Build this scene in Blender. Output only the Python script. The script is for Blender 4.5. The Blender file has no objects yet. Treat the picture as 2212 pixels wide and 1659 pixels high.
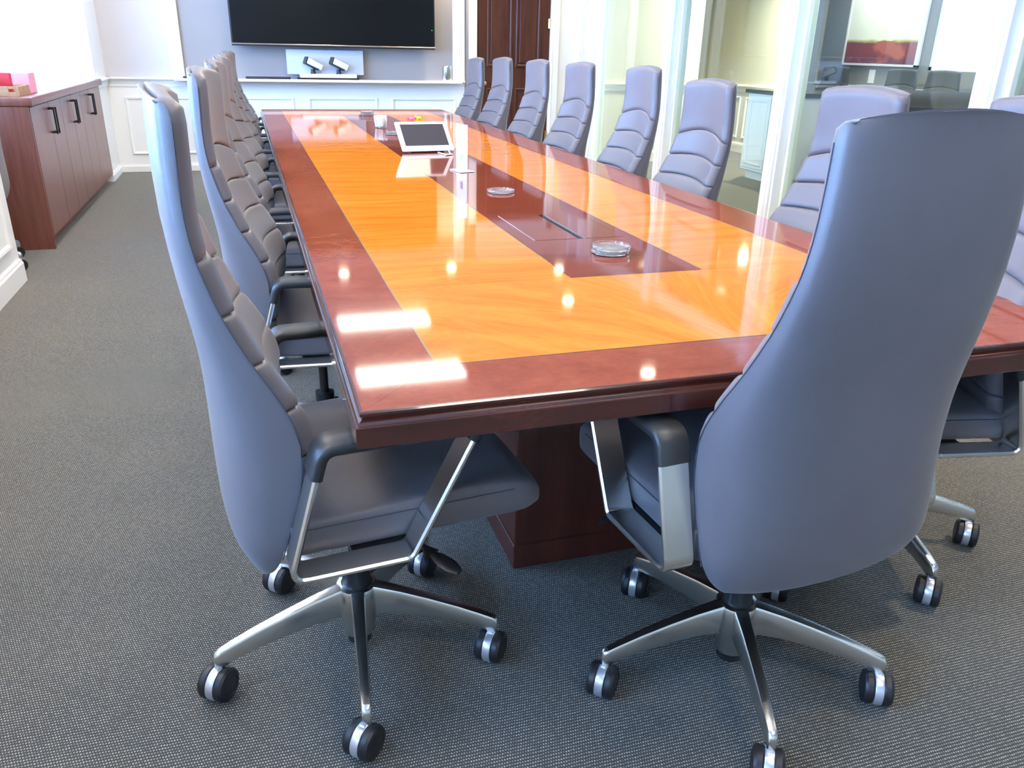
import bpy, bmesh, math, random
from mathutils import Vector, Matrix
random.seed(7)
S = bpy.context.scene
COL = S.collection
PI = math.pi

# ------------------------------------------------------------------ camera
FPX = 1725.0
def _n(v):
    return Vector(v).normalized()
_yd = _n((516 - 1106, 90 - 829.5, FPX))                     # long axis of the room seen from the camera
_pd = _n((5516 - 1106, 90 + 5000 * 0.0239 - 829.5, FPX))
_zd = _pd.cross(_yd).normalized()
if _zd.y > 0: _zd = -_zd
_xd = _yd.cross(_zd)
cam = bpy.data.cameras.new('camera'); cam.sensor_width = 36; cam.lens = 36 * FPX / 2212
cam.clip_start = 0.05; cam.clip_end = 100
co = bpy.data.objects.new('camera', cam); COL.objects.link(co)
M = Matrix(((_xd.x, -_xd.y, -_xd.z, 0), (_yd.x, -_yd.y, -_yd.z, 0), (_zd.x, -_zd.y, -_zd.z, 1.25), (0, 0, 0, 1)))
co.matrix_world = M
S.camera = co

# ------------------------------------------------------------------ world, exposure
W = bpy.data.worlds.new('World'); S.world = W; W.use_nodes = True
bg = W.node_tree.nodes['Background']
bg.inputs[0].default_value = (0.26, 0.50, 1.0, 1); bg.inputs[1].default_value = 16.0
S.view_settings.view_transform = 'Standard'; S.view_settings.look = 'None'
S.view_settings.gamma = 1.0; S.view_settings.exposure = 1.45
S.view_settings.use_curve_mapping = False
FIX = 9.5      # strength of the ceiling light panels
DOWN = 22.0     # brightness of the small downlight lenses
S.cycles.max_bounces = 8; S.cycles.diffuse_bounces = 4; S.cycles.glossy_bounces = 4
S.cycles.transmission_bounces = 6; S.cycles.transparent_max_bounces = 12
S.cycles.use_denoising = True; S.cycles.sample_clamp_indirect = 8.0

def portal(name, loc, sx, sy, rot):
    l = bpy.data.lights.new(name, 'AREA'); l.shape = 'RECTANGLE'; l.size = sx; l.size_y = sy
    l.cycles.is_portal = True
    o = bpy.data.objects.new(name, l); o.location = loc; o.rotation_euler = rot; COL.objects.link(o)

# ------------------------------------------------------------------ materials
def lin(c):
    return tuple(((x / 12.92) if x <= 0.04045 else ((x + 0.055) / 1.055) ** 2.4) for x in c)
def mat(name, col, rough=0.5, metal=0.0, spec=0.5, coat=0.0, bump=None, emit=None, estr=0, alpha=1, srgb=False):
    m = bpy.data.materials.new(name); m.use_nodes = True
    nt = m.node_tree; b = nt.nodes['Principled BSDF']
    c = lin(col) if srgb else col
    b.inputs['Base Color'].default_value = (*c, 1); b.inputs['Roughness'].default_value = rough
    b.inputs['Metallic'].default_value = metal; b.inputs['Specular IOR Level'].default_value = spec
    b.inputs['Coat Weight'].default_value = coat; b.inputs['Coat Roughness'].default_value = 0.04
    if emit:
        b.inputs['Emission Color'].default_value = (*emit, 1); b.inputs['Emission Strength'].default_value = estr
    if bump:
        sc, st, dist = bump
        tc = nt.nodes.new('ShaderNodeTexCoord'); nz = nt.nodes.new('ShaderNodeTexNoise')
        nz.inputs['Scale'].default_value = sc; nz.inputs['Detail'].default_value = 3
        bp = nt.nodes.new('ShaderNodeBump'); bp.inputs['Strength'].default_value = st; bp.inputs['Distance'].default_value = dist
        nt.links.new(tc.outputs['Object'], nz.inputs['Vector']); nt.links.new(nz.outputs['Fac'], bp.inputs['Height'])
        nt.links.new(bp.outputs['Normal'], b.inputs['Normal'])
    return m

def ramp(nt, fac, stops):
    r = nt.nodes.new('ShaderNodeValToRGB'); e = r.color_ramp.elements
    while len(e) > 2: e.remove(e[-1])
    for i, (p, c) in enumerate(stops):
        x = e[i] if i < 2 else e.new(p)
        x.position = p; x.color = (*c, 1)
    nt.links.new(fac, r.inputs['Fac']); return r

def wood(name, dark, light, scale=(2.0, 30.0, 30.0), rough=0.2, coat=0.0, warp=0.4, bumpst=0.0, spec=0.5, fan=None, cr=0.055):
    """stretched-noise veneer; grain runs along the axis with the small scale"""
    m = bpy.data.materials.new(name); m.use_nodes = True; nt = m.node_tree; b = nt.nodes['Principled BSDF']
    tc = nt.nodes.new('ShaderNodeTexCoord'); src = tc.outputs['Object']
    if fan:     # book-matched crotch figure, mirrored about x = fan
        sx = nt.nodes.new('ShaderNodeSeparateXYZ'); nt.links.new(src, sx.inputs[0])
        a = nt.nodes.new('ShaderNodeMath'); a.operation = 'SUBTRACT'; a.inputs[1].default_value = fan; nt.links.new(sx.outputs[0], a.inputs[0])
        ab = nt.nodes.new('ShaderNodeMath'); ab.operation = 'ABSOLUTE'; nt.links.new(a.outputs[0], ab.inputs[0])
        # bend: y' = y + k*exp(-|x|*c)
        ex = nt.nodes.new('ShaderNodeMath'); ex.operation = 'MULTIPLY'; ex.inputs[1].default_value = -4.5; nt.links.new(ab.outputs[0], ex.inputs[0])
        e2 = nt.nodes.new('ShaderNodeMath'); e2.operation = 'EXPONENT'; nt.links.new(ex.outputs[0], e2.inputs[0])
        e3 = nt.nodes.new('ShaderNodeMath'); e3.operation = 'MULTIPLY_ADD'; e3.inputs[1].default_value = 0.75
        nt.links.new(e2.outputs[0], e3.inputs[0]); nt.links.new(sx.outputs[1], e3.inputs[2])
        cb = nt.nodes.new('ShaderNodeCombineXYZ'); nt.links.new(ab.outputs[0], cb.inputs[0]); nt.links.new(e3.outputs[0], cb.inputs[1])
        src = cb.outputs[0]
    n0 = nt.nodes.new('ShaderNodeTexNoise'); n0.inputs['Scale'].default_value = 1.6; n0.inputs['Detail'].default_value = 2
    nt.links.new(src, n0.inputs['Vector'])
    ma = nt.nodes.new('ShaderNodeVectorMath'); ma.operation = 'MULTIPLY_ADD'
    ma.inputs[1].default_value = (warp * .5,) * 3; nt.links.new(n0.outputs['Color'], ma.inputs[0]); nt.links.new(src, ma.inputs[2])
    mp = nt.nodes.new('ShaderNodeMapping'); mp.inputs['Scale'].default_value = scale; nt.links.new(ma.outputs[0], mp.inputs['Vector'])
    n1 = nt.nodes.new('ShaderNodeTexNoise'); n1.inputs['Scale'].default_value = 1.0; n1.inputs['Detail'].default_value = 6; n1.inputs['Roughness'].default_value = .62
    nt.links.new(mp.outputs[0], n1.inputs['Vector'])
    mp2 = nt.nodes.new('ShaderNodeMapping'); mp2.inputs['Scale'].default_value = tuple(s * 7 for s in scale); nt.links.new(ma.outputs[0], mp2.inputs['Vector'])
    n2 = nt.nodes.new('ShaderNodeTexNoise'); n2.inputs['Scale'].default_value = 1.0; n2.inputs['Detail'].default_value = 3
    nt.links.new(mp2.outputs[0], n2.inputs['Vector'])
    ad = nt.nodes.new('ShaderNodeMath'); ad.operation = 'MULTIPLY_ADD'; ad.inputs[1].default_value = .35
    nt.links.new(n2.outputs['Fac'], ad.inputs[0]); nt.links.new(n1.outputs['Fac'], ad.inputs[2])
    mid = tuple((a + c) / 2 for a, c in zip(dark, light))
    r = ramp(nt, ad.outputs[0], [(.45, dark), (.88, light), (.66, mid)])
    nt.links.new(r.outputs['Color'], b.inputs['Base Color'])
    b.inputs['Roughness'].default_value = rough; b.inputs['Coat Weight'].default_value = coat; b.inputs['Coat Roughness'].default_value = cr
    b.inputs['Specular IOR Level'].default_value = spec
    if bumpst:
        bp = nt.nodes.new('ShaderNodeBump'); bp.inputs['Strength'].default_value = bumpst; bp.inputs['Distance'].default_value = .001
        nt.links.new(n1.outputs['Fac'], bp.inputs['Height']); nt.links.new(bp.outputs['Normal'], b.inputs['Normal'])
    return m

def leather(name, col, rough=.42):
    m = bpy.data.materials.new(name); m.use_nodes = True; nt = m.node_tree; b = nt.nodes['Principled BSDF']
    tc = nt.nodes.new('ShaderNodeTexCoord')
    v = nt.nodes.new('ShaderNodeTexVoronoi'); v.feature = 'SMOOTH_F1'; v.inputs['Scale'].default_value = 420
    nz = nt.nodes.new('ShaderNodeTexNoise'); nz.inputs['Scale'].default_value = 6; nz.inputs['Detail'].default_value = 4
    nt.links.new(tc.outputs['Object'], v.inputs['Vector']); nt.links.new(tc.outputs['Object'], nz.inputs['Vector'])
    r = ramp(nt, nz.outputs['Fac'], [(.3, tuple(c * .93 for c in col)), (.7, tuple(c * 1.06 for c in col))])
    nt.links.new(r.outputs['Color'], b.inputs['Base Color'])
    bp = nt.nodes.new('ShaderNodeBump'); bp.inputs['Strength'].default_value = .25; bp.inputs['Distance'].default_value = .0006
    nt.links.new(v.outputs['Distance'], bp.inputs['Height']); nt.links.new(bp.outputs['Normal'], b.inputs['Normal'])
    b.inputs['Roughness'].default_value = rough; b.inputs['Specular IOR Level'].default_value = .5
    b.inputs['Sheen Weight'].default_value = .15; b.inputs['Sheen Roughness'].default_value = .5
    return m

def carpet():
    m = bpy.data.materials.new('ribbed_carpet'); m.use_nodes = True; nt = m.node_tree; b = nt.nodes['Principled BSDF']
    def node(t, **k):
        n = nt.nodes.new(t)
        for a, v in k.items(): setattr(n, a, v)
        return n
    def mth(op, a, bb=None, c=None):
        n = node('ShaderNodeMath', operation=op)
        for i, x in enumerate((a, bb, c)):
            if x is None: continue
            if isinstance(x, (int, float)): n.inputs[i].default_value = x
            else: nt.links.new(x, n.inputs[i])
        return n.outputs[0]
    tc = node('ShaderNodeTexCoord'); sp = node('ShaderNodeSeparateXYZ'); nt.links.new(tc.outputs['Object'], sp.inputs[0])
    wn = node('ShaderNodeTexNoise'); wn.inputs['Scale'].default_value = 60; wn.inputs['Detail'].default_value = 1
    nt.links.new(tc.outputs['Object'], wn.inputs['Vector'])
    jit = mth('MULTIPLY', mth('SUBTRACT', wn.outputs['Fac'], .5), .9)
    px, py = .0052, .0072
    v = mth('ADD', mth('DIVIDE', sp.outputs[1], py), mth('MULTIPLY', jit, .5))
    row = mth('FLOOR', v); fy = mth('SUBTRACT', mth('FRACT', v), .5)
    u = mth('ADD', mth('DIVIDE', sp.outputs[0], px), mth('MULTIPLY', mth('MODULO', row, 2.0), .5))
    fx = mth('SUBTRACT', mth('FRACT', u), .5)
    cb = node('ShaderNodeCombineXYZ'); nt.links.new(mth('FLOOR', u), cb.inputs[0]); nt.links.new(row, cb.inputs[1])
    wh = node('ShaderNodeTexWhiteNoise', noise_dimensions='2D'); nt.links.new(cb.outputs[0], wh.inputs['Vector'])
    d = mth('ADD', mth('POWER', mth('ABSOLUTE', mth('DIVIDE', fx, .36)), 2.0), mth('POWER', mth('ABSOLUTE', mth('DIVIDE', fy, .27)), 2.0))
    dot = mth('SUBTRACT', 1.0, mth('MINIMUM', d, 1.0))
    amt = mth('MULTIPLY', mth('MINIMUM', mth('MULTIPLY', dot, 1.6), 1.0), mth('MULTIPLY_ADD', wh.outputs['Value'], .7, .3))
    mx = node('ShaderNodeMix', data_type='RGBA')
    nt.links.new(amt, mx.inputs[0]); mx.inputs[6].default_value = (.055, .055, .052, 1); mx.inputs[7].default_value = (.48, .45, .36, 1)
    nt.links.new(mx.outputs[2], b.inputs['Base Color'])
    bp = node('ShaderNodeBump'); bp.inputs['Strength'].default_value = .5; bp.inputs['Distance'].default_value = .002
    nt.links.new(dot, bp.inputs['Height']); nt.links.new(bp.outputs['Normal'], b.inputs['Normal'])
    b.inputs['Roughness'].default_value = .95; b.inputs['Specular IOR Level'].default_value = .15
    b.inputs['Sheen Weight'].default_value = .28; b.inputs['Sheen Roughness'].default_value = .45; b.inputs['Sheen Tint'].default_value = (1, .92, .78, 1)
    return m

def thin_glass(name, tint, refl=1.0):
    m = bpy.data.materials.new(name); m.use_nodes = True; nt = m.node_tree
    for n in list(nt.nodes): nt.nodes.remove(n)
    out = nt.nodes.new('ShaderNodeOutputMaterial'); t = nt.nodes.new('ShaderNodeBsdfTransparent'); g = nt.nodes.new('ShaderNodeBsdfGlossy')
    t.inputs[0].default_value = (*tint, 1); g.inputs['Roughness'].default_value = 0.0; g.inputs[0].default_value = (.95, 1, .98, 1)
    fr = nt.nodes.new('ShaderNodeFresnel'); geo = nt.nodes.new('ShaderNodeNewGeometry')
    io = nt.nodes.new('ShaderNodeMath'); io.operation = 'MULTIPLY_ADD'; io.inputs[1].default_value = 1 / 1.5 - 1.5; io.inputs[2].default_value = 1.5
    nt.links.new(geo.outputs['Backfacing'], io.inputs[0]); nt.links.new(io.outputs[0], fr.inputs['IOR'])   # thin pane: no total reflection on the way out
    mu = nt.nodes.new('ShaderNodeMath'); mu.operation = 'MULTIPLY'; mu.inputs[1].default_value = refl
    mx = nt.nodes.new('ShaderNodeMixShader')
    nt.links.new(fr.outputs[0], mu.inputs[0]); nt.links.new(mu.outputs[0], mx.inputs[0])
    nt.links.new(t.outputs[0], mx.inputs[1]); nt.links.new(g.outputs[0], mx.inputs[2]); nt.links.new(mx.outputs[0], out.inputs[0])
    return m

M_leather = leather('slate_leather', (.106, .094, .102))
M_leather_seat = M_leather
M_darkfab = leather('charcoal_upholstery', (.05, .058, .06), .6)
M_stitch = mat('stitching', (.035, .038, .055), .7)
M_chrome = mat('polished_aluminium', (.70, .69, .66), .24, 1.0, bump=(9, .04, .002))
M_alu = mat('brushed_aluminium', (.55, .55, .54), .30, 1.0)
M_black = mat('black_plastic', (.012, .012, .014), .38)
M_pad = mat('black_arm_pad', (.02, .02, .02), .42)
M_wheel = mat('caster_rubber', (.012, .012, .015), .45)
M_band = mat('caster_silver', (.62, .62, .66), .30, .7)
M_carpet = carpet()
M_field = wood('honey_veneer', (.50, .132, .011), (.68, .215, .024), (1.6, 22, 22), .3, .8, .35, spec=.0)
M_fan = wood('crotch_veneer', (.50, .130, .011), (.68, .212, .024), (5, 12, 10), .3, .8, 1.3, spec=.0, fan=.89)
M_bord = wood('mahogany_veneer', (.185, .040, .018), (.265, .068, .033), (11, 16, 14), .3, .8, .6, spec=.0)
M_strip = wood('mahogany_strip', (.12, .021, .010), (.20, .045, .021), (2, 26, 20), .3, .8, .3, spec=.0)
M_edge = wood('mahogany_edge', (.034, .0055, .003), (.070, .012, .006), (6, 6, 30), .22, .8, .2)
M_ped = wood('mahogany_panel', (.055, .013, .009), (.115, .028, .018), (16, 16, 1.2), .35, .2, .2)
M_inlay = mat('ebony_inlay', (.02, .008, .006), .3, coat=.6)
M_cab = wood('cabinet_mahogany', (.135, .038, .024), (.22, .074, .047), (40, 40, 1.5), .38, .6, .12, cr=.35)
M_door = wood('door_mahogany', (.038, .010, .004), (.085, .024, .010), (22, 22, 1.5), .45, .1, .2, spec=.25)
M_white = mat('white_paint', (.83, .82, .78), .35, bump=(3, .02, .01))
M_cream = mat('cream_wall', (.72, .69, .58), .7, bump=(180, .1, .001))
M_side = mat('pale_green_grey_wall', (.62, .62, .50), .7, bump=(180, .1, .001))
M_grey = mat('grey_wallcover', (.29, .27, .265), .75, bump=(160, .15, .001))
M_pale = mat('pale_wallcover', (.56, .54, .54), .75, bump=(160, .15, .001))
M_greyroom = mat('grey_room_wall', (.26, .27, .28), .7, bump=(160, .1, .001))
M_ceil = mat('ceiling_paint', (.42, .41, .38), .85, bump=(120, .1, .001))
M_screen = mat('display_glass', (.006, .0055, .005), .14, spec=.18)
M_brass = mat('brass', (.75, .52, .20), .25, 1.0)
M_handle = mat('dark_bronze', (.03, .028, .026), .35, .6)
M_plast = mat('white_plastic', (.82, .82, .82), .3)
M_panelgrey = mat('pale_grey_panel', (.50, .54, .62), .4)
M_silver = mat('satin_silver', (.6, .6, .62), .3, .9)
M_glass_win = thin_glass('window_glass', (.97, .98, .98))
M_glass_part = thin_glass('partition_glass', (.90, .955, .925), 1.0)
M_gasket = mat('dark_gasket', (.10, .13, .09), .5)
M_tabscreen = mat('tablet_screen', (.050, .045, .047), .05, spec=.8)
M_paper = mat('white_paper', (.88, .88, .88), .6)
M_red = mat('red_card', (.45, .02, .03), .4)
M_pink = mat('pink_card', (.70, .28, .38), .5)
M_lightwood = wood('light_wood', (.28, .14, .06), (.42, .24, .12), (3, 20, 20), .5)
M_counter = mat('dark_granite', (.015, .017, .017), .15)
M_greytop = mat('grey_table_top', (.06, .063, .066), .95, spec=.0)
M_diff = mat('light_diffuser', (.9, .9, .9), .5, emit=(1.0, .875, .70), estr=FIX)
M_down = mat('downlight_lens', (.9, .9, .9), .5, emit=(1.0, .86, .62), estr=DOWN)
M_down.cycles.emission_sampling = 'NONE'
M_pinkc = mat('pink_wrapper', (.85, .12, .30), .3)
M_greenc = mat('green_wrapper', (.45, .75, .02), .3)
M_grit = mat('grey_print', (.35, .35, .36), .6)

def real_glass():
    m = bpy.data.materials.new('clear_glass'); m.use_nodes = True; b = m.node_tree.nodes['Principled BSDF']
    b.inputs['Transmission Weight'].default_value = 1; b.inputs['Roughness'].default_value = 0.0; b.inputs['IOR'].default_value = 1.45
    b.inputs['Base Color'].default_value = (.98, 1, 1, 1); return m
M_glass = real_glass(); M_glass.node_tree.nodes['Principled BSDF'].inputs['Transmission Weight'].default_value = .93

# ------------------------------------------------------------------ geometry helpers
class MB:
    def __init__(s): s.v = []; s.f = []; s.mi = []; s.cm = 0
    def add(s, vs, fs):
        o = len(s.v); s.v += [tuple(v) for v in vs]; s.f += [tuple(i + o for i in f) for f in fs]; s.mi += [s.cm] * len(fs); return s
    def box(s, x0, x1, y0, y1, z0, z1, b=0.0):
        if x0 > x1: x0, x1 = x1, x0
        if y0 > y1: y0, y1 = y1, y0
        if z0 > z1: z0, z1 = z1, z0
        b = min(b, (x1 - x0) * .45, (y1 - y0) * .45, (z1 - z0) * .45)
        if b <= 0:
            vs = [(x, y, z) for z in (z0, z1) for y in (y0, y1) for x in (x0, x1)]
            return s.add(vs, [(0, 2, 3, 1), (4, 5, 7, 6), (0, 1, 5, 4), (2, 6, 7, 3), (0, 4, 6, 2), (1, 3, 7, 5)])
        bm = bmesh.new(); bmesh.ops.create_cube(bm, size=1)
        for v in bm.verts:
            v.co = Vector(((x0 + x1) / 2 + v.co.x * (x1 - x0), (y0 + y1) / 2 + v.co.y * (y1 - y0), (z0 + z1) / 2 + v.co.z * (z1 - z0)))
        bmesh.ops.bevel(bm, geom=bm.edges[:], offset=b, segments=1 if b < .006 else 3, profile=.5, affect='EDGES')
        bm.verts.index_update()
        s.add([v.co[:] for v in bm.verts], [tuple(v.index for v in f.verts) for f in bm.faces]); bm.free(); return s
    def lathe(s, prof, n=24, c=(0, 0, 0), axis='z', a0=0, a1=2 * PI):
        vs = []; full = abs(a1 - a0 - 2 * PI) < 1e-6; m = n if full else n + 1
        for r, h in prof:
            for i in range(m):
                a = a0 + (a1 - a0) * i / n; x, y = r * math.cos(a), r * math.sin(a)
                if axis == 'z': vs.append((c[0] + x, c[1] + y, c[2] + h))
                elif axis == 'y': vs.append((c[0] + x, c[1] + h, c[2] - y))
                else: vs.append((c[0] + h, c[1] + x, c[2] + y))
        fs = []
        for k in range(len(prof) - 1):
            for i in range(n):
                j = (i + 1) % m if full else i + 1
                fs.append((k * m + i, k * m + j, (k + 1) * m + j, (k + 1) * m + i))
        if full:
            if prof[0][0] > 1e-6: fs.append(tuple(range(m - 1, -1, -1)))
            if prof[-1][0] > 1e-6: fs.append(tuple((len(prof) - 1) * m + i for i in range(m)))
        return s.add(vs, fs)
    def grid(s, rows, closed=False, cap0=False, cap1=False):
        n = len(rows[0]); vs = [p for r in rows for p in r]; fs = []
        for k in range(len(rows) - 1):
            for i in range(n if closed else n - 1):
                j = (i + 1) % n
                fs.append((k * n + i, k * n + j, (k + 1) * n + j, (k + 1) * n + i))
        if cap0: fs.append(tuple(range(n - 1, -1, -1)))
        if cap1: fs.append(tuple((len(rows) - 1) * n + i for i in range(n)))
        return s.add(vs, fs)
    def sweep(s, path, sec, up=(0, 0, 1), closed=False, side=None):
        """sec: list of (a,b): a along 'side' axis, b along the in-plane normal"""
        rows = []; n = len(path); P = [Vector(p) for p in path]
        for i, p in enumerate(P):
            if closed: t = (P[(i + 1) % n] - P[i - 1])
            else: t = P[min(i + 1, n - 1)] - P[max(i - 1, 0)]
            t.normalize()
            if side is not None: sd = Vector(side); nn = sd.cross(t).normalized(); 
            else: nn = Vector(up); sd = t.cross(nn).normalized(); nn = sd.cross(t).normalized()
            k = 1.0
            if (closed or 0 < i < n - 1):
                a = (P[i] - P[i - 1]).normalized(); bb = (P[(i + 1) % n] - P[i]).normalized()
                c = max(.3, math.cos(a.angle(bb, 0) / 2)); k = 1 / c
            rows.append([p + sd * q[0] * (k if side is None else 1) + nn * q[1] * (k if side is not None else 1) for q in sec])
        if closed: rows.append(rows[0])
        return s.grid(rows, closed=True, cap0=not closed, cap1=not closed)
    def tube(s, path, r, n=8, closed=False):
        sec = [(r * math.cos(2 * PI * i / n), r * math.sin(2 * PI * i / n)) for i in range(n)]
        return s.sweep(path, sec, up=(0.01, 0.013, 1) , closed=closed)
    def mesh(s, name, mats, sharp=21):
        me = bpy.data.meshes.new(name); me.from_pydata(s.v, [], s.f)
        if not isinstance(mats, (list, tuple)): mats = [mats]
        for m in mats: me.materials.append(m)
        if len(mats) > 1: me.polygons.foreach_set('material_index', s.mi)
        bm = bmesh.new(); bm.from_mesh(me); bmesh.ops.remove_doubles(bm, verts=bm.verts[:], dist=1e-6)
        bmesh.ops.recalc_face_normals(bm, faces=bm.faces[:]); bm.to_mesh(me); bm.free()
        me.polygons.foreach_set('use_smooth', [True] * len(me.polygons))
        me.set_sharp_from_angle(angle=math.radians(sharp)); me.update(); return me

def put(name, me, parent=None, loc=(0, 0, 0), rot=(0, 0, 0), label=None):
    o = bpy.data.objects.new(name, me); COL.objects.link(o); o.parent = parent; o.location = loc; o.rotation_euler = rot
    if label: o['label'] = label
    return o
def obj(name, mb, mats, parent=None, loc=(0, 0, 0), rot=(0, 0, 0), label=None, sharp=21):
    return put(name, mb.mesh(name, mats, sharp), parent, loc, rot, label)
def thing(name, label, cat, loc=(0, 0, 0), rotz=0, group=None):
    o = bpy.data.objects.new(name, None); COL.objects.link(o); o.location = loc; o.rotation_euler = (0, 0, rotz)
    o.empty_display_size = .1; o['label'] = label; o['category'] = cat
    if group: o['group'] = group
    return o
def tag(o, label, cat, group=None):
    o['label'] = label; o['category'] = cat
    if group: o['group'] = group
    return o
def struct(name, mb, mats, loc=(0, 0, 0), sharp=21):
    o = obj(name, mb, mats, None, loc, sharp=sharp); o['kind'] = 'structure'; return o
def interp(tab, z):
    if z <= tab[0][0]: return tab[0][1]
    for (a, va), (b, vb) in zip(tab, tab[1:]):
        if z <= b:
            t = (z - a) / (b - a); return va + (vb - va) * t
    return tab[-1][1]
def smoothtab(tab, z, w=.03):
    return sum(interp(tab, z + w * k) * wt for k, wt in ((-1, .25), (0, .5), (1, .25)))
def roundpath(pts, rad, n=5, closed=True):
    out = []; m = len(pts)
    for i, p in enumerate(pts):
        p = Vector(p)
        if not closed and i in (0, m - 1): out.append(p); continue
        a = Vector(pts[i - 1]); b = Vector(pts[(i + 1) % m]); r = rad[i] if isinstance(rad, (list, tuple)) else rad
        da = (a - p).normalized(); db = (b - p).normalized()
        for k in range(n + 1):
            t = k / n; out.append((p + da * r * (1 - t)) * (1 - t) + (p + db * r * t) * t if False else
                                  (p + da * r) * (1 - t) ** 2 + p * 2 * t * (1 - t) + (p + db * r) * t ** 2)
    return out

# ------------------------------------------------------------------ ROOM
YW = 9.15; XL = -1.27; XG = 3.80; CZ = 2.60
struct('floor', MB().box(-3.2, 10.2, -2.6, 13.2, -.06, 0), M_carpet)
# ceiling with its fixtures set under it
struct('ceiling', MB().box(-3.2, 10.2, -2.6, 13.2, CZ, CZ + .08), M_ceil)

def rail(mb, p0, p1, nrm, z, scale=1.0):
    """chair rail moulding along a wall from p0 to p1 (xy), sticking out along nrm"""
    prof = [(0, -.085), (.010, -.085), (.012, -.072), (.008, -.068), (.012, -.045), (.020, -.030), (.030, -.022), (.042, -.018), (.045, -.008), (.042, 0), (0, 0)]
    rows = []
    for p in (p0, p1):
        rows.append([(p[0] + nrm[0] * a * scale, p[1] + nrm[1] * a * scale, z + b * scale) for a, b in prof])
    mb.grid(rows, closed=True, cap0=True, cap1=True)
def base(mb, p0, p1, nrm, h=.12):
    prof = [(0, 0), (.018, 0), (.018, h - .02), (.012, h - .012), (.010, h), (0, h)]
    mb.grid([[(p[0] + nrm[0] * a, p[1] + nrm[1] * a, b) for a, b in prof] for p in (p0, p1)], closed=True, cap0=True, cap1=True)
def frame_x(mb, x0, x1, z0, z1, y, out=-1, w=.028, d=.016):
    """picture-frame moulding on a wall lying in a y plane"""
    sec = [(-w / 2, 0), (-w / 2, d * .5), (-w / 4, d), (w / 5, d * .8), (w / 2, d * .25), (w / 2, 0)]
    c = [(x0, z0), (x1, z0), (x1, z1), (x0, z1)]; cx, cz = (x0 + x1) / 2, (z0 + z1) / 2; rows = []
    for (x, z) in c + [c[0]]:
        sx = 1 if x > cx else -1; sz = 1 if z > cz else -1
        rows.append([(x - sx * a, y + out * b, z - sz * a) for a, b in sec])
    mb.grid(rows, closed=True)
def frame_y(mb, y0, y1, z0, z1, x, out=1, w=.028, d=.016):
    sec = [(-w / 2, 0), (-w / 2, d * .5), (-w / 4, d), (w / 5, d * .8), (w / 2, d * .25), (w / 2, 0)]
    c = [(y0, z0), (y1, z0), (y1, z1), (y0, z1)]; cy, cz = (y0 + y1) / 2, (z0 + z1) / 2; rows = []
    for (y, z) in c + [c[0]]:
        sy = 1 if y > cy else -1; sz = 1 if z > cz else -1
        rows.append([(x + out * b, y - sy * a, z - sz * a) for a, b in sec])
    mb.grid(rows, closed=True)

# far wall: wallcovering, wainscot, pilasters
wf = struct('wall_far', MB().box(XL - .8, 2.47, YW, YW + .15, 0, CZ), M_grey)
obj('wall_panel', MB().box(XL, -.64, YW - .006, YW, .90, CZ), M_pale, wf, label='pale textured wallcovering left of the pilaster')
obj('wainscot_panel', MB().box(XL, 2.33, YW - .012, YW, 0, .88), M_white, wf, label='white painted wainscot')
for x0, x1 in ((-1.12, -.342), (-.182, .48), (.65, 1.351), (1.531, 2.22)):
    mb = MB(); frame_x(mb, x0, x1, .185, .712, YW - .012); obj('panel_moulding', mb, M_white, wf)
mb = MB(); rail(mb, (XL, YW - .01), (2.33, YW - .01), (0, -1), .905, 1.0); mb.box(-.64, 2.26, YW - .21, YW, .882, .907, .004)
obj('ledge', mb, M_white, wf)
mb = MB(); base(mb, (XL, YW - .01), (2.33, YW - .01), (0, -1), .075); struct('baseboard_far', mb, M_white)
wr = struct('wall_far.001', MB().box(3.30, XG + .10, YW, YW + .15, 0, CZ), M_cream)
struct('wall_far.002', MB().box(2.47, 3.30, YW, YW + .15, 2.14, CZ), M_cream)
struct('trim_1', MB().box(-.672, -.545, YW - .035, YW, .90, CZ, .004), M_white)
mb = MB(); mb.box(2.20, 2.33, YW - .03, YW, .90, CZ, .004)
for k in range(5): mb.box(2.216 + k * .022, 2.226 + k * .022, YW - .037, YW - .028, .95, CZ, .003)
struct('trim_2', mb, M_white)
mb = MB(); mb.box(3.315, 3.42, YW - .03, YW, 0, 2.24, .006); mb.box(3.33, 3.345, YW - .04, YW - .02, 0, 2.24, .004)
mb.box(2.38, 2.47, YW - .03, YW, 0, 2.24, .006); mb.box(2.38, 3.42, YW - .03, YW, 2.14, 2.24, .006)
struct('trim_3', mb, M_white)
mb = MB(); mb.box(3.64, 3.80, YW - .04, YW, 0, CZ, .005)
for k in range(4): mb.box(3.665 + k * .03, 3.677 + k * .03, YW - .047, YW - .038, .1, CZ, .003)
struct('trim_4', mb, M_white)
# door
d = struct('door_1', MB().box(2.475, 3.31, YW - .012, YW + .03, .01, 2.13, .003), M_door)
for (x0, x1) in ((2.60, 2.86), (2.93, 3.185)):
    for (z0, z1) in ((.20, .82), (1.07, 1.80), (1.90, 2.05)):
        mb = MB(); frame_x(mb, x0, x1, z0, z1, YW - .012, w=.03, d=.012); mb.box(x0 + .03, x1 - .03, YW - .019, YW - .012, z0 + .03, z1 - .03, .006)
        obj('door_panel', mb, M_door, d)
obj('door_knob', MB().lathe([(.028, 0), (.028, -.006), (.010, -.010), (.010, -.035), (.022, -.042), (.028, -.055), (.022, -.068), (0, -.072)], 20, (2.545, YW - .012, .885), 'y'), M_brass, d, label='brass knob')
for z in (.90, 1.51, .32):
    obj('hinge', MB().lathe([(.011, -.05), (.011, .05)], 10, (3.307, YW - .022, z), 'z').box(3.29, 3.325, YW - .018, YW - .008, z - .05, z + .05, .002), M_brass, d, label='brass hinge')

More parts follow.
